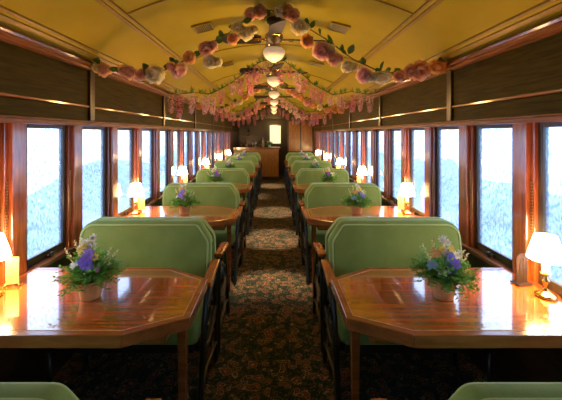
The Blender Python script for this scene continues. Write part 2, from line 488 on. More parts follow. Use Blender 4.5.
wb_ = obj('wall_behind', box_mesh('wall_behind', -W-WT, W+WT, Y0-.1, Y0, 0, 2.6, 'panel')); structure(wb_)

# far end: bulkhead with an opening, end wall with a door
def bulk(y0, y1):
    """part of the cross-section above the opening and right of the passage"""
    m = MB()
    p = arc_pts(-W, W, 24)
    top = [(x, z-.001) for x, z in p]
    poly = [(-W, 2.08)]+top[1:-1]+[(W, 2.08), (W, 0), (.49, 0), (.49, 2.08)]
    vs_ = [(x, y, z) for y in (y0, y1) for x, z in poly]
    n = len(poly)
    fs = [(i, (i+1) % n, n+(i+1) % n, n+i) for i in range(n)]
    fs += [tuple(range(n)), tuple(range(2*n-1, n-1, -1))]
    return m.add(vs_, fs)
bh = obj('wall_partition', bulk(11.0, 11.06).mesh('wall_partition', 'dark_wood')); structure(bh, 'dark wood partition at the far end of the aisle')
for a, b in ((.53, .92), (.96, 1.34)):
    obj('panel', box_mesh('panel', a, b, 10.985, 11.01, .95, 1.98, 'golden_wood', .006), parent=bh)
    obj('panel', box_mesh('panel', a, b, 10.985, 11.01, .10, .88, 'golden_wood', .006), parent=bh)
we = obj('wall_end', box_mesh('wall_end', -W-WT, W+WT, Y1, Y1+.1, 0, 2.6, 'dark_wood')); structure(we, 'dark end wall behind the bar')
d1 = obj('door_1', box_mesh('door_1', -.28, .44, Y1-.045, Y1, 0, 2.0, 'dark_wood', .006)); structure(d1, 'dark end door with a lit window')
fm = MB()
fm.box(-.165, -.135, Y1-.065, Y1-.04, 1.14, 1.91).box(.285, .315, Y1-.065, Y1-.04, 1.14, 1.91).box(-.135, .285, Y1-.065, Y1-.04, 1.14, 1.18).box(-.135, .285, Y1-.065, Y1-.04, 1.875, 1.91)
obj('window_frame', fm.mesh('window_frame', 'mahogany', bevel=.004), parent=d1)
obj('pane', box_mesh('pane', -.135, .285, Y1-.052, Y1-.044, 1.18, 1.875, 'door_glass'), parent=d1)
obj('door_handle', MB().lathe([(.0, 0), (.022, .005), (.025, .02), (.012, .035), (.012, .05)], 12).mesh('door_handle', 'brass', smooth=True), parent=d1, loc=(-.22, Y1-.09, 1.0), rot=(R(-90), 0, 0))

# outside: snowy ground and tree line, distance haze painted into their colours
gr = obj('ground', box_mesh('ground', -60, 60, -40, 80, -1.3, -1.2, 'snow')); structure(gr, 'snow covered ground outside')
rng = random.Random(5)
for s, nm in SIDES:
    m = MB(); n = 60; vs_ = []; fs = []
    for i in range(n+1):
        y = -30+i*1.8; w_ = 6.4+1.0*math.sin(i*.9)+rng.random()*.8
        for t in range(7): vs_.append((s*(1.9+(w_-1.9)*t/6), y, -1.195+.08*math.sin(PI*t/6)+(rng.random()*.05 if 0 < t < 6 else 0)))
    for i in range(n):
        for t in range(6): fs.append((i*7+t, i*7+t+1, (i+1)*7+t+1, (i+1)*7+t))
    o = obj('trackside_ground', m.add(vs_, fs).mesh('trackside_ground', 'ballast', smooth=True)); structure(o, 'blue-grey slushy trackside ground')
for s, nm in SIDES:
    m = MB(); n = 90
    base, top = [], []
    vs_ = []
    for i in range(n+1):
        y = -30+i*1.2
        h = .95+rng.random()*.5+.3*math.sin(i*.7)
        xx = s*(6.2+rng.random()*.8)
        vs_ += [(xx, y, -1.2), (xx+s*.4, y, -1.2+h*.6), (xx+s*1.5, y, -1.2+h), (xx+s*3, y, -1.2)]
    fs = []
    for i in range(n):
        for k in range(3): fs.append((i*4+k, (i+1)*4+k, (i+1)*4+k+1, i*4+k+1))
    m.add(vs_, fs)
    o = obj('treeline', m.mesh('treeline', 'trees', smooth=True))
    tag(o, 'hazy grey tree line beyond the %s-hand windows' % nm, 'trees', kind='stuff')

# ------------------------------------------------------------------ benches
BW = .885
def bench_meshes(sx, sy):
    fp = (sx, sy)
    H = .96
    out = {}
    arc = [(BW-.10+.10*math.sin(a), H-.10+.10*math.cos(a)) for a in [PI/2*i/6 for i in range(7)]]
    def rnd(p, q0, q1, r, n=4):
        """round corner p between neighbours q0,q1 by radius r (quadratic)"""
        p, q0, q1 = Vector(p), Vector(q0), Vector(q1)
        a = p+(q0-p).normalized()*r; b = p+(q1-p).normalized()*r
        return [tuple((a*(1-t)**2+p*2*t*(1-t)+b*t*t)) for t in [i/n for i in range(n+1)]]
    poly = [(.0, .42)]+rnd((0, .84), (0, .42), (.085, H), .03)+rnd((.085, H), (0, .84), (BW, H), .03)+arc+[(BW, .42)]
    ly = lambda z: -(H-z)*.16
    def loop(d, y): return [(x, y+ly(z), z) for x, z in inset(poly, d)]
    m = MB().loft([loop(.012, .072), loop(.002, .066), loop(0, .055), loop(0, .022), loop(.006, .010), loop(.018, .004), loop(.023, .007), loop(.030, .001), loop(.036, -.001)])
    out['back'] = m.mesh('back', 'velvet', smooth=True, angle=50, flip=fp)
    ring = loop(.020, .004)[1:-1]
    ring = [ring[0][:2]+(.44,)]+ring+[ring[-1][:2]+(.44,)]
    ring[0] = (ring[0][0], .004+ly(.44), .44); ring[-1] = (ring[-1][0], .004+ly(.44), .44)
    out['piping'] = MB().tube(ring, .0065, 6).mesh('piping', 'piping', smooth=True, flip=fp)
    ring2 = loop(.004, .066)[1:-1]
    out['rear_piping'] = MB().tube(ring2, .006, 6).mesh('rear_piping', 'piping', smooth=True, flip=fp)
    m = MB().box(.0, BW, -.385, -.050, .372, .50)
    out['seat_cushion'] = m.mesh('seat_cushion', 'velvet', bevel=.04, seg=5, flip=fp)
    for p in out['seat_cushion'].polygons: p.use_smooth = True
    m = MB().box(.03, BW-.02, -.36, -.33, .325, .375).box(.03, BW-.02, .0, .03, .325, .375).box(.03, .06, -.33, .0, .325, .375).box(BW-.05, BW-.02, -.33, .0, .325, .375).box(.06, BW-.05, -.33, .0, .35, .37)
    out['seat_frame'] = m.mesh('seat_frame', 'iron', bevel=.003, flip=fp)
    out['leg'] = MB().tube([(BW-.035, -.33, .0), (BW-.035, -.34, .335)], [.018, .014], 8).mesh('leg', 'iron', smooth=True, flip=fp)
    out['rear_leg'] = MB().tube([(BW-.035, .015, .0), (BW-.035, .01, .335)], [.018, .014], 8).mesh('rear_leg', 'iron', smooth=True, flip=fp)
    # cast iron aisle end
    m = MB()
    X = -.024
    def bar(pts, r=.013): m.tube([(X, y, z) for y, z in pts], r, 8)
    bar([(-.46, .012), (-.44, .10), (-.40, .20), (-.37, .33), (-.33, .48), (-.27, .60), (-.22, .655)], .016)
    bar([(.035, .012), (.03, .12), (.02, .30), (.015, .48), (.01, .665)], .016)
    bar([(-.42, .14), (-.30, .19), (-.16, .17), (.03, .14)])
    bar([(-.36, .36), (-.22, .30), (-.10, .33), (.02, .40)])
    bar([(-.22+.055*math.cos(a), .46+.055*math.sin(a)) for a in [2*PI*i/14 for i in range(15)]], .009)
    bar([(-.10+.045*math.cos(a), .25+.045*math.sin(a)) for a in [2*PI*i/14 for i in range(15)]], .009)
    bar([(-.20, .52), (-.12, .58), (.01, .60)], .010)
    bar([(-.24, .645), (.02, .665)], .012)
    m.box(X-.005, X+.005, -.36, .02, .30, .40).box(X-.012, .035, -.345, -.32, .33, .36).box(X-.012, .035, -.0, .025, .33, .36)
    out['iron_end_frame'] = m.mesh('iron_end_frame', 'iron', smooth=True, angle=40, flip=fp)
    # wooden arm
    am = [(-.275, .652), (-.285, .664), (-.275, .682), (-.20, .690), (.0, .702), (.03, .700), (.03, .676), (-.20, .658)]
    out['armrest'] = MB().loft([[(x, y, z) for y, z in am] for x in (-.052, -.046, -.004, .002)]).mesh('armrest', 'arm_wood', bevel=.004, flip=fp)
    return out
BM = {(sx, sy): bench_meshes(sx, sy) for sx in (-1, 1) for sy in (-1, 1)}
ORD = ['nearest', 'second', 'third', 'fourth', 'fifth', 'farthest']
def bench(s, face, y, label, group):
    """face 1: looks towards the camera"""
    b = BM[(s, face)]
    e = empty('bench_seat', (s*.395, y, 0))
    bk = obj('back', b['back'], parent=e)
    obj('piping', b['piping'], parent=bk); obj('piping', b['rear_piping'], parent=bk)
    obj('seat_cushion', b['seat_cushion'], parent=e); obj('seat_frame', b['seat_frame'], parent=e)
    obj('leg', b['leg'], parent=e); obj('leg', b['rear_leg'], parent=e)
    obj('iron_end_frame', b['iron_end_frame'], parent=e); obj('armrest', b['armrest'], parent=e)
    tag(e, label, 'bench', group)
    return e

# ------------------------------------------------------------------ tables
TZ = .77
def table_meshes(s):
    fp = (s, 1)
    a, w0 = .333, W-.016
    d0, d1 = -.315, .315
    poly = [(w0, d0), (a+.235, d0), (a, d0+.12), (a, d1-.145), (a+.235, d1), (w0, d1)]
    out = {}
    inn = [(w0, d0+.03), (a+.245, d0+.03), (a+.03, d0+.138), (a+.03, d1-.160), (a+.245, d1-.03), (w0, d1-.03)]
    # board
    m = MB().loft([[(x, y, z) for x, y in inn] for z in (TZ-.04, TZ-.001)])
    out['tabletop'] = m.mesh('tabletop', 'table', flip=fp)
    # border strips
    strips = []
    for i in range(5):
        p, q, pi, qi = poly[i], poly[i+1], inn[i], inn[i+1]
        quad = [p, q, qi, pi]
        strips.append(MB().loft([[(x, y, z) for x, y in quad] for z in (TZ-.052, TZ-.004, TZ)]).mesh('edge_band', 'table_edge', bevel=.0025, seg=1, flip=fp))
    out['edges'] = strips
    ins = MB()
    i2 = inset(inn, .004)
    for i in range(0, 5):
        quad = [inn[i], inn[i+1], i2[i+1], i2[i]]
        ins.loft([[(x, y, z) for x, y in quad] for z in (TZ-.004, TZ+.0005)])
    out['inlay'] = ins.mesh('inlay_line', 'inlay', flip=fp)
    lx = a+.085
    m = MB().loft([[(lx-r_, -r_, z), (lx+r_, -r_, z), (lx+r_, r_, z), (lx-r_, r_, z)] for r_, z in ((.014, .0), (.016, .1), (.021, .60), (.024, TZ-.045))])
    out['leg'] = m.mesh('leg', 'table_edge', bevel=.003, flip=fp)
    out['apron'] = MB().box(a+.12, w0, -.20, -.18, TZ-.11, TZ-.042).box(a+.12, w0, .18, .20, TZ-.11, TZ-.042).box(a+.10, a+.12, -.20, .20, TZ-.11, TZ-.042).mesh('apron', 'table_edge', bevel=.002, flip=fp)
    out['wall_cleat'] = MB().box(w0-.06, w0-.001, -.25, .25, TZ-.10, TZ-.042).mesh('wall_cleat', 'mahogany', bevel=.003, flip=fp)
    return out
TM = {s: table_meshes(s) for s in (-1, 1)}

# ------------------------------------------------------------------ table lamp
lamp_parts = {}
lamp_parts['base'] = MB().lathe([(0, .0), (.042, 0), (.045, .006), (.042, .012), (.030, .017), (.018, .026), (.010, .034), (.009, .060), (.015, .068), (.017, .078), (.010, .088), (.009, .10), (.020, .108), (.023, .114), (.014, .118), (0, .118)], 20).mesh('base', 'brass', smooth=True, angle=50)
lamp_parts['candle_sleeve'] = MB().lathe([(0, .117), (.0155, .117), (.0155, .192), (.010, .195), (0, .195)], 14).mesh('candle_sleeve', 'candle', smooth=True, angle=50)
lamp_parts['shade'] = MB().lathe([(.074, .180), (.070, .20), (.063, .228), (.053, .262), (.044, .292), (.0425, .292), (.0515, .262), (.0615, .228), (.0685, .20), (.0725, .180), (.074, .180)], 28).mesh('shade', 'shade', smooth=True, angle=70)
lamp_parts['shade_carrier'] = MB().tube([(-.043, 0, .289), (.043, 0, .289)], .0018, 5).tube([(0, -.043, .289), (0, .043, .289)], .0018, 5).tube([(0, 0, .185), (0, 0, .302)], .0022, 5).lathe([(0, .298), (.006, .302), (.006, .309), (0, .314)], 8).mesh('shade_carrier', 'brass')
def table_lamp(s, x, y, label):
    e = empty('table_lamp', (x, y, TZ+.001))
    for k in ('base', 'candle_sleeve', 'shade', 'shade_carrier'): obj(k, lamp_parts[k], parent=e)
    ld = bpy.data.lights.new('bulb', 'POINT'); ld.energy = LAMP_W; ld.color = (1.0, .50, .14); ld.shadow_soft_size = .02
    lo = bpy.data.objects.new('bulb', ld); lo.location = (0, 0, .235); link(lo, e)
    tag(e, label, 'table lamp', 'candlestick lamps on the tables')
    return e

# ------------------------------------------------------------------ flower pot
def petal(m, mtx, length, width, cup, seg=3, curl=0):
    """a cupped petal from the origin along +z, opening towards +y"""
    vs_, fs = [], []
    for i in range(seg+1):
        t = i/seg
        wd = width*math.sin(PI*(.12+.80*t)) if seg > 1 else width
        yy = cup*math.sin(t*PI*.55)*length + curl*t*t*length
        zz = length*t
        for k in (-1, 0, 1):
            vs_.append((k*wd*.5, yy-(abs(k)*.12*wd), zz))
    for i in range(seg):
        for k in range(2):
            a = i*3+k
            fs.append((a, a+1, a+4, a+3))
    m.add(vs_, fs, mtx)

def bloom(name, mat, n, length, width, cup, rings=1, seed=1, centre=None):
    rg = random.Random(seed); m = MB()
    for r_ in range(rings):
        tl = R(20+50*(r_+1)/rings)
        for i in range(n):
            an = 2*PI*(i+.5*(r_ % 2))/n+rg.uniform(-.1, .1)
            mt = Matrix.Rotation(an, 4, 'Z') @ Matrix.Rotation(-tl, 4, 'X')
            petal(m, mt, length*(.6+.4*(r_+1)/rings)*rg.uniform(.88, 1.1), width, cup)
    m.lathe([(0, .006), (length*.12, .003), (length*.12, -.004), (0, -.012)], 6)
    return m.mesh(name, mat, smooth=True)

def spike(name, mat, n, h, r_, seed=1):
    """an upright flower spike or grass head"""
    rg = random.Random(seed); m = MB()
    m.tube([(0, 0, -.06), (0, 0, h)], [.0015, .0008], 4)
    for i in range(n):
        t = i/n; an = i*2.4
        mt = Matrix.Translation((0, 0, h*t)) @ Matrix.Rotation(an, 4, 'Z') @ Matrix.Rotation(R(-35), 4, 'X')
        petal(m, mt, r_*(1.15-t*.7), r_*.5, .2, 2)
    return m.mesh(name, mat, smooth=True)

def foliage_mesh(seed):
    rg = random.Random(seed); m = MB()
    for i in range(150):
        an = rg.uniform(0, 2*PI); el = rg.uniform(-.12, 1.2); L_ = rg.uniform(.075, .13)
        if el < 0: L_ *= .85
        d = Vector((math.cos(an)*math.cos(el), math.sin(an)*math.cos(el), math.sin(el)))
        st = Vector((d.x*.03, d.y*.03, .095+rg.uniform(-.005, .03)))
        droop = rg.uniform(.01, .04)
        side = d.cross(Vector((0, 0, 1))).normalized()
        pts = [st+d*L_*t-Vector((0, 0, droop*t*t)) for t in (0, .35, .7, 1)]
        # stem
        vs_ = []; fs = []
        for p in pts: vs_ += [p-side*.0012, p+side*.0012]
        for k in range(3): fs.append((2*k, 2*k+1, 2*k+3, 2*k+2))
        m.add(vs_, fs)
        for k in range(7):
            t = .2+.8*k/6
            p = st+d*L_*t-Vector((0, 0, droop*t*t))
            for sg in (-1, 1):
                ld = (side*sg*.8+d*.7+Vector((0, 0, rg.uniform(-.3, .4)))).normalized()*rg.uniform(.016, .028)
                up = ld.cross(Vector((rg.uniform(-1, 1), rg.uniform(-1, 1), 1))).normalized()*.0055
                m.add([p, p+ld*.5+up, p+ld, p+ld*.5-up], [(0, 1, 2, 3)])
    return m.mesh('foliage', 'fern')
FM = [foliage_mesh(3), foliage_mesh(8)]
pot_m = MB().lathe([(0, 0), (.042, 0), (.044, .004), (.056, .068), (.060, .070), (.062, .088), (.056, .089), (.053, .070), (0, .068)], 24).mesh('pot', 'terracotta', smooth=True, angle=40)
soil_m = MB().lathe([(.054, .078), (.03, .084), (0, .086)], 16).mesh('soil', 'black', smooth=True)
FB = dict(
    iris=bloom('iris', 'petal_purple', 6, .034, .026, .5, 2, 1),
    lilac=bloom('lilac_bloom', 'petal_lilac', 6, .026, .020, .4, 2, 2),
    daisy=bloom('white_bloom', 'petal_white', 8, .026, .014, .2, 2, 3),
    yellow=bloom('yellow_bloom', 'petal_yellow', 6, .022, .016, .4, 2, 4),
    tulip=bloom('tulip', 'petal_salmon', 6, .040, .026, .55, 1, 5),
    bluebell=bloom('bluebell', 'petal_blue', 6, .036, .026, .55, 1, 6),
    paletulip=bloom('pale_tulip', 'petal_white', 6, .038, .024, .55, 1, 7),
    pinkbloom=bloom('pink_bloom', 'petal_magenta', 6, .018, .016, .4, 1, 8))
SP = dict(straw=spike('grass_head', 'petal_straw', 16, .10, .020, 1), white=spike('white_spike', 'petal_white', 18, .09, .026, 2))
ARR = [  # kind, x, z above the table, y, tilt x, tilt y
    [('iris', .016, .215, -.045, 60, 10), ('iris', -.004, .190, -.055, 75, -12), ('iris', .018, .175, -.060, 80, 15), ('lilac', -.002, .245, -.03, 50, 0),
     ('daisy', -.020, .262, -.012, 40, -15), ('daisy', .012, .280, -.005, 35, 10), ('yellow', -.030, .238, -.030, 50, -20), ('yellow', .040, .205, -.040, 60, 25), ('yellow', -.012, .252, -.030, 55, 0),
     ('pinkbloom', .058, .155, -.055, 70, 20), ('paletulip', -.055, .178, -.040, 30, -25), ('daisy', -.045, .235, -.01, 40, -30)],
    [('iris', .004, .205, -.050, 65, 8), ('iris', .026, .178, -.058, 80, 15), ('iris', .012, .165, -.062, 80, -5), ('lilac', -.010, .222, -.035, 55, -5),
     ('daisy', -.010, .275, -.010, 40, -5), ('daisy', .012, .262, -.012, 45, 15), ('yellow', .022, .240, -.028, 55, 20), ('tulip', -.046, .225, -.030, 12, -12), ('bluebell', -.072, .172, -.035, 15, -30),
     ('paletulip', -.034, .155, -.058, 25, -12), ('yellow', -.018, .238, -.030, 55, -8), ('daisy', .050, .205, -.02, 50, 30)]]
SPK = [[('straw', -.07, .20, 0, -35), ('straw', -.05, .225, .01, -22), ('white', -.028, .245, .0, -12), ('white', .008, .262, .0, 4), ('straw', .055, .20, 0, 25), ('straw', .075, .195, 0, 33)],
       [('straw', -.028, .235, .0, -16), ('straw', -.055, .21, .01, -25), ('white', .002, .255, .0, 3), ('white', .045, .19, .0, 22), ('straw', .06, .185, 0, 24), ('straw', .07, .175, 0, 30)]]
def flower_pot(x, y, kind, rotz, label, flip=1, scale=1.0):
    e = empty('flower_pot', (x, y, TZ+.001), (0, 0, rotz)); e.scale = (scale,)*3
    p = obj('pot', pot_m, parent=e); obj('soil', soil_m, parent=p)
    f = obj('foliage', FM[kind], parent=e); f['kind'] = 'stuff'
    for k, fx_, fz, fy, tx, ty in ARR[kind]:
        obj(FB[k].name.split('.')[0], FB[k], parent=e, loc=(fx_*flip, fy, fz), rot=(R(tx), R(ty*flip), 0), scale=.82)
    for k, fx_, fz, fy, ty in SPK[kind]:
        obj(SP[k].name.split('.')[0], SP[k], parent=e, loc=(fx_*flip, fy, fz-.05), rot=(0, R(ty*flip), 0))
    st = MB()
    for k, fx_, fz, fy, tx, ty in ARR[kind]: st.tube([(0, 0, .085), (fx_*flip*.6, fy*.5, .085+(fz-.085)*.6), (fx_*flip, fy, fz)], .0016, 4)
    for k, fx_, fz, fy, ty in SPK[kind]: st.tube([(0, 0, .085), (fx_*flip, fy, fz-.05)], .0014, 4)
    obj('flower_stems', st.mesh('flower_stems', 'fern'), parent=e)
    tag(e, label, 'flower pot', 'potted spring flowers on the tables')
    return e

# menu board / card
arch = [(-.034, 0), (-.034, .125)]+[(-.034*math.cos(a), .125+.034*math.sin(a)) for a in [PI*i/10 for i in range(1, 10)]]+[(.034, .125), (.034, 0)]
menu_m = MB().loft([[(x, -.004, z) for x, z in arch], [(x, .004, z) for x, z in arch]]).mesh('board', 'menu_board', bevel=.0015, seg=1)
menu_foot = MB().box(-.042, .042, -.028, .028, 0, .008).mesh('foot', 'menu_board', bevel=.002)
slot_m = MB().box(-.014, -.008, -.0065, .0, .03, .135).box(.008, .014, -.0065, .0, .03, .135).mesh('groove_strip', 'sash')
card_m = MB().box(-.030, .030, -.0012, .0012, .012, .150).mesh('card', 'card')
clip_m = MB().tube([(-.035, -.02, .003), (-.03, 0, .014), (.03, 0, .014), (.035, -.02, .003), (.035, .02, .003), (.03, .004, .03), (-.03, .004, .03), (-.035, .02, .003), (-.035, -.02, .003)], .0022, 6).mesh('wire_stand', 'brass', smooth=True)

# ------------------------------------------------------------------ lay out the bays
POT_X = {-1: -.85, 1: .835}
for s, nm in SIDES:
    for k in range(6):
        yb = BAY*k
        on = ORD[k]
        if k == 0: near_lab = 'green velvet bench back cut off at the bottom edge, %s of the aisle' % nm
        else: near_lab = 'green velvet bench with back turned at the %s table %s of the aisle' % (on, nm)
        bench(s, -1, .702+.075*(k == 0)+yb, near_lab, 'benches facing away down the car')
        bench(s, 1, 2.145+yb, 'green velvet bench facing us across the %s table %s of the aisle' % (on, nm), 'benches facing the camera')
        t = TM[s]
        e = empty('dining_table', (0, 1.555+yb, 0))
        obj('tabletop', t['tabletop'], parent=e)
        for sm_ in t['edges']: obj('edge_band', sm_, parent=e)
        obj('inlay_line', t['inlay'], parent=e); obj('leg', t['leg'], parent=e); obj('apron', t['apron'], parent=e); obj('wall_cleat', t['wall_cleat'], parent=e)
        tag(e, 'glossy reddish wooden table with clipped corners, %s of the row %s of the aisle' % (on, nm), 'table', 'dining tables')
        table_lamp(s, s*1.328, 1.535+yb, 'lit white-shaded brass candlestick lamp on the %s table %s of the aisle' % (on, nm))
        kind = 0 if s < 0 else 1
        desc = 'purple and white flowers' if s < 0 else 'purple, white and salmon flowers'
        rz = 0 if k == 0 else [0, .5, -.6, .9, -.3, .4][k]*s
        flower_pot(POT_X[s], 1.53+yb, kind, rz, 'terracotta pot of %s on the %s table %s of the aisle' % (desc, on, nm), 1)
        if s > 0 and k == 0:
            e = empty('menu_holder', (1.312, 1.665+yb, TZ+.001), (0, 0, R(10)))
            obj('board', menu_m, parent=e); obj('foot', menu_foot, parent=e); obj('groove_strip', slot_m, parent=e)
            tag(e, 'dark arched wooden menu holder behind the nearest lamp right of the aisle', 'menu holder')
        else:
            yy, xx = (1.635, -1.312) if s < 0 else (1.66, 1.318)
            e = empty('menu_card', (xx, yy+yb, TZ+.001), (0, 0, R(-12*s)))
            obj('card', card_m, parent=e); obj('wire_stand', clip_m, parent=e)
            tag(e, 'tan menu card by the lamp on the %s table %s of the aisle' % (on, nm), 'menu card', 'menu cards on the tables')

# ------------------------------------------------------------------ ceiling fans
canopy_m = MB().lathe([(0, .0), (.062, .0), (.066, -.012), (.060, -.035), (.020, -.045), (0, -.045)], 20).mesh('canopy', 'black', smooth=True, angle=50)
rod_m = MB().tube([(0, 0, -.04), (0, 0, -.125)], .014, 10).mesh('rod', 'brass', smooth=True)
motor_m = MB().lathe([(0, -.115), (.05, -.118), (.075, -.135), (.078, -.165), (.07, -.19), (.04, -.205), (.035, -.225), (.055, -.235), (.05, -.25), (0, -.25)], 24).mesh('motor_housing', 'old_brass', smooth=True, angle=50)
globe_m = MB().lathe([(.045, -.245), (.075, -.252), (.092, -.272), (.094, -.295), (.080, -.322), (.055, -.345), (.028, -.360), (.010, -.370), (0, -.372)], 24).mesh('globe', 'globe', smooth=True)
bl = [(.11, -.045), (.16, -.060), (.40, -.064), (.43, -.050), (.445, 0), (.43, .050), (.40, .064), (.16, .060), (.11, .045)]
blade_m = MB().loft([[(x, y, -.175+y*.34-.004) for x, y in bl], [(x, y, -.175+y*.34+.004) for x, y in bl]]).mesh('blade', 'black', bevel=.002, seg=1)
iron_m = MB().box(.06, .17, -.018, .018, -.182, -.172).box(.13, .17, -.04, .04, -.184, -.176).mesh('blade_iron', 'brass', bevel=.002)
FAN_Y = [2.72+1.4*i for i in range(6)]
for i, y in enumerate(FAN_Y):
    e = empty('ceiling_fan', (.025, y, APEX-.002))
    for k, m_ in (('canopy', canopy_m), ('rod', rod_m), ('motor_housing', motor_m), ('globe', globe_m)): obj(k, m_, parent=e)
    for q in range(4):
        b_ = obj('blade', blade_m, parent=e, rot=(0, 0, R([4, 8, 14, -6, 3, 20][i]+90*q)))
        obj('blade_iron', iron_m, parent=b_)
    ld = bpy.data.lights.new('globe_bulb', 'POINT'); ld.energy = GLOBE_W; ld.color = (1.0, .56, .16); ld.shadow_soft_size = .08
    lo = bpy.data.objects.new('globe_bulb', ld); lo.location = (0, 0, -.60); link(lo, e)
    tag(e, 'dark-bladed ceiling fan with a glowing heart-shaped globe, %s along the ceiling' % ORD[i], 'ceiling fan', 'ceiling fans')

# spots added, without a known fixture, to make light bands across the aisle carpet
dl_ring = MB().lathe([(.030, .004), (.042, .004), (.044, -.004), (.036, -.010), (.029, -.008), (.029, .004)], 20).mesh('rim', 'old_brass', smooth=True, angle=50)
dl_lens = MB().lathe([(.0, -.002), (.029, -.002)], 20).mesh('lens', 'door_glass')
for k in range(1, 6):
    e = empty('fillspot', (.0, 3.16+BAY*(k-1), APEX-.004))
    obj('rim', dl_ring, parent=e); obj('lens', dl_lens, parent=e)
    ld = bpy.data.lights.new('fillspot_bulb', 'SPOT'); ld.energy = FILLSPOT_W; ld.color = (1.0, .70, .46); ld.shadow_soft_size = .02
    ld.spot_size = R(25); ld.spot_blend = .7
    lo = bpy.data.objects.new('fillspot_bulb', ld); lo.location = (0, 0, -.014); link(lo, e)
    tag(e, 'added small round brass downlight in the ceiling ridge, %s along the car' % ORD[k if k == 5 else k-1], 'fillspot', 'added aisle lights')

# ceiling vents
vf = MB(); 
vf.box(-.095, .095, -.125, -.108, -.010, .012).box(-.095, .095, .108, .125, -.010, .012).box(-.095, -.08, -.108, .108, -.010, .012).box(.08, .095, -.108, .108, -.010, .012)
vf = vf.mesh('vent_frame', 'vent', bevel=.002)
vb = MB().box(-.082, .082, -.11, .11, -.001, .004).mesh('vent_backing', 'black')
vsl = MB().box(-.0035, .0035, -.108, .108, -.009, .0).mesh('slat', 'vent')
for s, nm in SIDES:
    for k in range(4):
        x = s*.575; y = 2.71+1.41*k
        sl = math.atan2(ceil_z(x+.01)-ceil_z(x-.01), .02)
        e = empty('ceiling_vent', (x, y, ceil_z(x)-.008), (0, -sl, 0)); e.scale = (.85, .72, 1)
        obj('vent_frame', vf, parent=e); obj('vent_backing', vb, parent=e)
        for q in range(8): obj('slat', vsl, parent=e, loc=(-.068+q*.0194, 0, 0), rot=(0, R(25), 0))
        tag(e, 'slatted ceiling vent %s of the fans, %s one down the car' % (nm, ['first', 'second', 'third', 'fourth'][k]), 'vent', 'ceiling vents')

# ------------------------------------------------------------------ garlands
def rose_mesh(name, mat, seed):
    rg = random.Random(seed); m = MB()
    for r_, (n, L_, wd, tl) in enumerate(((3, .040, .036, 4), (5, .045, .044, 20), (6, .049, .050, 44), (7, .050, .050, 68), (6, .046, .048, 98))):
        for i in range(n):
            an = 2*PI*(i+.5*(r_ % 2))/n+rg.uniform(-.15, .15)
            mt = Matrix.Rotation(an, 4, 'Z') @ Matrix.Rotation(-R(tl+rg.uniform(-7, 7)), 4, 'X')
            q = L_*rg.uniform(.9, 1.12); vs_, fs = [], []
            for a_ in range(5):
                t = a_/4
                w_ = wd*(.25+.95*math.sin(PI*(.08+.66*t)))*.85
                for k in (-1, -.5, 0, .5, 1):
                    yy = .36*q*math.sin(PI*t*.95)-k*k*w_*.22+(.10*q if t > .9 else 0)
                    zz = q*t+(rg.uniform(-.006, .006) if t > .9 else 0)-(k*k*q*.14 if t > .9 else 0)
                    vs_.append((k*w_*.5, yy, zz))
            for a_ in range(4):
                for k in range(4):
                    c_ = a_*5+k; fs.append((c_, c_+1, c_+6, c_+5))
            m.add(vs_, fs, mt)
    m.lathe([(0, .02), (.014, .012), (.016, -.004), (.006, -.02), (0, -.02)], 8)
    return m.mesh(name, mat, smooth=True)
RM = {k: [rose_mesh('rose', 'rose_'+k, i*10+j) for j in range(2)] for i, k in enumerate(('pink', 'peach', 'cream', 'mauve'))}
def leaf_mesh(L_, wd):
    m = MB()
    vs_ = [(0, 0, 0)]; 
    pr = ((.25, .8), (.5, 1.0), (.78, .66))
    for t, w_ in pr: vs_ += [(-wd*w_*.5, .006*w_, L_*t), (0, -.004, L_*t), (wd*w_*.5, .006*w_, L_*t)]
    vs_.append((0, .004, L_))
    fs = [(0, 2, 1), (0, 3, 2)]
    for i in (0, 1):
        a = 1+i*3
        fs += [(a, a+1, a+4, a+3), (a+1, a+2, a+5, a+4)]
    fs += [(7, 8, 10), (8, 9, 10)]
    return m.add(vs_, fs).mesh('leaf', 'leaf_dark', smooth=True)
LM = leaf_mesh(.078, .050)
def spray_mesh(seed):
    rg = random.Random(seed); m = MB()
    for i in range(11):
        an = rg.uniform(0, 2*PI); el = rg.uniform(-.2, 1.1); L_ = rg.uniform(.06, .10)
        d = Vector((math.cos(an)*math.cos(el), math.sin(an)*math.cos(el), math.sin(el)))
        sd = d.cross(Vector((0, 0, 1))).normalized()*.0075
        m.add([(0, 0, 0), d*L_*.4+sd, d*L_, d*L_*.4-sd], [(0, 1, 2, 3)])
    return m.mesh('leaf_spray', 'leaf_green')
SM = [spray_mesh(i) for i in range(3)]
def raceme_mesh(L_, mat, seed):
    rg = random.Random(seed); m = MB()
    m.tube([(0, 0, .03), (0, 0, -L_*.95)], .0018, 4)
    n = int(L_*420)
    for i in range(n):
        t = (i+.5)/n; an = i*2.4+rg.uniform(-.3, .3)
        r_ = .038*(1-t)**.6+.008
        p = Vector((math.cos(an)*r_, math.sin(an)*r_, -L_*t))
        mt = Matrix.Translation(p) @ Matrix.Rotation(an-PI/2, 4, 'Z') @ Matrix.Rotation(R(rg.uniform(-150, -60)), 4, 'X')
        petal(m, mt, .028, .028, .4, 2)
    return m.mesh('wisteria_raceme', mat, smooth=True)
WM = [raceme_mesh(L_, mt_, i) for i, (L_, mt_) in enumerate(((.14, 'wisteria_pale'), (.20, 'wisteria'), (.26, 'wisteria'), (.24, 'wisteria_pale')))]

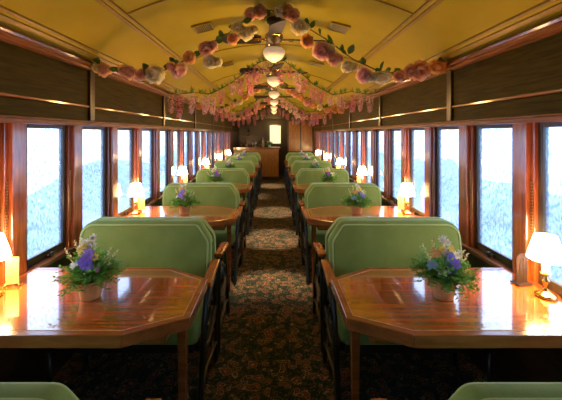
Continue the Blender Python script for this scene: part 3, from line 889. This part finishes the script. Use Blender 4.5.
def lerp_path(pts, t):
    L_ = [0]
    for i in range(1, len(pts)): L_.append(L_[-1]+(Vector(pts[i])-Vector(pts[i-1])).length)
    d = t*L_[-1]
    for i in range(1, len(pts)):
        if d <= L_[i] or i == len(pts)-1:
            u = (d-L_[i-1])/max(1e-6, L_[i]-L_[i-1])
            return Vector(pts[i-1]).lerp(Vector(pts[i]), u)
ROSE_HALF = [(-1.335, 2.115), (-1.25, 2.04), (-1.05, 2.01), (-.82, 2.03), (-.66, 2.11), (-.52, 2.19), (-.29, 2.345), (-.14, 2.455), (0, 2.50)]
WIS_HALF = [(-1.335, 2.07), (-1.18, 2.05), (-.997, 2.075), (-.77, 2.055), (-.518, 2.194), (-.34, 2.33), (-.15, 2.46), (0, 2.50)]
def full(half, jit, rg):
    l = [(x, z) for x, z in half]
    r_ = [(-x, z+rg.uniform(-jit, jit)) for x, z in reversed(half[:-1])]
    return l+r_
def smooth_path(p, n=60): return [lerp_path(p, i/n) for i in range(n+1)]

EXPL = [(96, 59, 'cream', .7), (104, 69, 'pink', .85), (130, 72, 'pink', .85), (142, 75, 'pink', .75), (156, 74, 'cream', 1.15), (179, 70, 'mauve', 1.0), (190, 58, 'peach', .75), (206, 48, 'pink', .95), (211, 62, 'cream', .9),
        (233, 39, 'peach', .75), (238, 28, 'cream', .8), (247, 33, 'cream', .9), (251, 14, 'pink', .8), (260, 8, 'pink', .85), (287, 6, 'peach', .9), (293, 16, 'pink', .8), (299, 27, 'cream', .95), (307, 42, 'peach', .8), (321, 51, 'mauve', 1.1), (333, 59, 'pink', .85), (347, 66, 'cream', .85), (363, 75, 'mauve', .95), (381, 77, 'cream', .95), (399, 76, 'pink', .75), (419, 71, 'pink', 1.2), (438, 66, 'peach', 1.0)]
def rose_garland(y, label, seed, explicit=None):
    rg = random.Random(seed)
    e = empty('rose_garland', (0, y, 2.5))
    path = [Vector((x, z)) for x, z in full(ROSE_HALF, .02, rg)]
    pts = smooth_path(path)
    obj('vine', MB().tube([(p.x, math.sin(i*.9)*.01, p.y-2.5) for i, p in enumerate(pts)], .0045, 6).mesh('vine', 'stem', smooth=True), parent=e)
    spots = []
    if explicit:
        for px, py, c, sc_ in explicit:
            x = .025+(px-VX)/FPX*(y-.03); z = EYE+(VY-py)/FPX*(y-.03)
            spots.append((x, min(z, ceil_z(x)-.06), c, sc_))
            if sc_ > .8:
                x2 = x+rg.choice((-1, 1))*.055*sc_; spots.append((x2, min(z+rg.uniform(-.03, .03), ceil_z(x2)-.06), c if rg.random() < .6 else 'cream', sc_*rg.uniform(.55, .75)))
    else:
        for i in range(24):
            p = lerp_path(path, (i+.5)/24)
            spots.append((p.x, p.y-.03+rg.uniform(-.02, .02), rg.choice(['pink', 'peach', 'cream', 'peach', 'mauve']), rg.uniform(.8, 1.1)))
    for x, z, c, sc_ in spots:
        obj('rose', rg.choice(RM[c]), parent=e, loc=(x, -.035+rg.uniform(-.015, .015), z-2.5), rot=(R(rg.uniform(100, 150)), R(rg.uniform(-35, 35)), rg.uniform(-.4, .4)), scale=sc_*1.3)
    for i in range(64):
        p = lerp_path(path, rg.random())
        z = min(p.y, ceil_z(p.x)-.05)
        obj('leaf', LM, parent=e, loc=(p.x, rg.uniform(-.03, .02), z-2.5), rot=(R(rg.uniform(-30, 40)), R(rg.uniform(-110, 110)), R(rg.uniform(-60, 60))), scale=rg.uniform(.7, 1.1))
    tag(e, label, 'garland', 'flower garlands under the ceiling')
def wisteria_garland(y, label, seed):
    rg = random.Random(seed)
    e = empty('wisteria_garland', (0, y, 2.5))
    path = [Vector((x, z)) for x, z in full(WIS_HALF, .015, rg)]
    pts = smooth_path(path)
    obj('vine', MB().tube([(p.x, math.sin(i*.9)*.01, p.y-2.5) for i, p in enumerate(pts)], .005, 6).mesh('vine', 'stem', smooth=True), parent=e)
    for i in range(46):
        p = lerp_path(path, (i+rg.random())/46)
        obj('leaf_spray', rg.choice(SM), parent=e, loc=(p.x, rg.uniform(-.02, .02), min(p.y, ceil_z(p.x)-.06)-2.5), rot=(0, 0, rg.uniform(0, 6.28)), scale=rg.uniform(.7, 1.1))
    n = 22
    for i in range(n):
        p = lerp_path(path, (i+.5+rg.uniform(-.3, .3))/n)
        obj('wisteria_raceme', rg.choice(WM), parent=e, loc=(p.x, rg.uniform(-.03, .03), p.y-2.5-.02), rot=(R(rg.uniform(-8, 8)), R(rg.uniform(-8, 8)), rg.uniform(0, 6.28)), scale=rg.uniform(.8, 1.15))
    tag(e, label, 'garland', 'flower garlands under the ceiling')
rose_garland(2.44, 'large pink and cream rose garland swagged beneath the ceiling, nearest the camera', 1, EXPL)
wisteria_garland(4.04, 'purple-pink wisteria garland hanging just behind the nearest rose garland', 2)
rose_garland(5.64, 'peach and pink rose garland swagged behind the nearest wisteria', 3)
wisteria_garland(7.24, 'small mauve wisteria garland in the middle of the car ceiling', 4)
rose_garland(8.84, 'small peach rose garland near the far end of the car', 5)
wisteria_garland(10.44, 'last wisteria garland hanging before the bar', 6)

# ------------------------------------------------------------------ bar at the far end
e = empty('bar_counter', (0, 10.9, 0))
obj('body', box_mesh('body', -1.36, .19, .02, .55, 0, 1.05, 'mahogany', .004), parent=e)
bw = .118
for i in range(13):
    x0 = -1.35+i*bw
    obj('front_board', box_mesh('front_board', x0+.003, x0+bw-.003, .0, .025, .10, 1.02, 'golden_wood', .004), parent=e)
obj('kick_board', box_mesh('kick_board', -1.36, .195, -.008, .03, 0, .10, 'dark_wood', .003), parent=e)
obj('countertop', box_mesh('countertop', -1.37, .235, -.05, .60, 1.05, 1.095, 'mahogany_long', .008), parent=e)
tag(e, 'reddish panelled wooden bar counter at the end of the aisle', 'bar')

def bottle_mesh(h, r_, mat):
    return MB().lathe([(0, 0), (r_*.95, 0), (r_, .006), (r_, h*.56), (r_*.8, h*.66), (r_*.36, h*.76), (r_*.32, h*.95), (r_*.4, h*.955), (r_*.4, h), (0, h)], 14).mesh('glass_body', mat, smooth=True, angle=50)
bands = {}
def bottle(x, y, z, h, r_, mat, label):
    e = empty('bottle', (x, y, z))
    obj('glass_body', bottle_mesh(h, r_, mat), parent=e)
    obj('paper_label', MB().lathe([(r_+.0008, h*.16), (r_+.0008, h*.42)], 14).mesh('paper_label', 'card', smooth=True), parent=e)
    tag(e, label, 'bottle', 'bottles around the bar')
bottle(-.36, 11.25, 1.096, .34, .045, 'bottle_pale', 'tall pale bottle on the bar beside the flower vase')
bottle(-.94, 11.25, 1.096, .24, .04, 'bottle_amber', 'short amber bottle on the bar near the window posts')
# back bar shelf
e = empty('back_bar_cabinet', (-.85, 12.35, 0))
obj('body', box_mesh('body', -.52, .52, 0, .24, 0, 1.0, 'dark_wood', .004), parent=e)
obj('top_board', box_mesh('top_board', -.53, .53, -.02, .24, 1.0, 1.03, 'mahogany_long', .004), parent=e)
obj('shelf_board', box_mesh('shelf_board', -.50, .50, .06, .24, 1.46, 1.485, 'mahogany_long', .003), parent=e)
for x in (-.51, .49): obj('side_board', box_mesh('side_board', x, x+.02, .06, .24, 1.03, 1.95, 'dark_wood', .003), parent=e)
tag(e, 'dark back bar cabinet with a shelf behind the counter', 'cabinet')
for i, (x, z, h, mt_, lab) in enumerate(((-1.25, 1.031, .30, 'bottle_amber', 'amber bottle on the lower back bar shelf, end by the windows'), (-1.08, 1.031, .33, 'bottle_dark', 'dark green bottle on the lower back bar shelf'), (-.72, 1.031, .28, 'bottle_pale', 'pale bottle on the lower back bar shelf'), (-.50, 1.031, .32, 'bottle_amber', 'amber bottle on the lower back bar shelf, end by the door'), (-.98, 1.486, .28, 'bottle_dark', 'dark bottle alone on the upper back bar shelf'))):
    bottle(x, 12.48, z, h, .042, mt_, lab)
# vase with greenery on the bar
e = empty('flower_vase', (-.13, 11.05, 1.096))
obj('vase', MB().lathe([(0, 0), (.035, 0), (.05, .03), (.052, .06), (.035, .09), (.04, .10), (.034, .10), (.03, .09), (0, .085)], 16).mesh('vase', 'white_china', smooth=True), parent=e)
f = obj('foliage', FM[0], parent=e, scale=(1.0, 1.0, .9)); f['kind'] = 'stuff'
for i in range(7):
    an = i*.9
    obj('white_bloom', FB['daisy'], parent=e, loc=(.07*math.cos(an), -.05+.04*math.sin(an), .17+.015*(i % 3)), rot=(R(50), 0, an))
tag(e, 'white vase of greenery and white blooms on the bar', 'flower vase')
# stemmed glasses on the bar
gm = MB().lathe([(0, 0), (.03, 0), (.03, .003), (.004, .008), (.004, .08), (.02, .095), (.032, .12), (.034, .15), (.030, .175), (.029, .175), (.033, .15), (.030, .12), (.003, .09)], 14).mesh('wine_glass', 'white_china', smooth=True)
for i, x in enumerate((-.62, -.72)):
    o = obj('wine_glass', gm, loc=(x, 11.2+.05*i, 1.096)); tag(o, ['stemmed glass on the bar counter, the one nearer the pale bottle', 'stemmed glass on the bar counter, the one nearer the amber bottle'][i], 'glass', 'stemmed glasses on the bar')
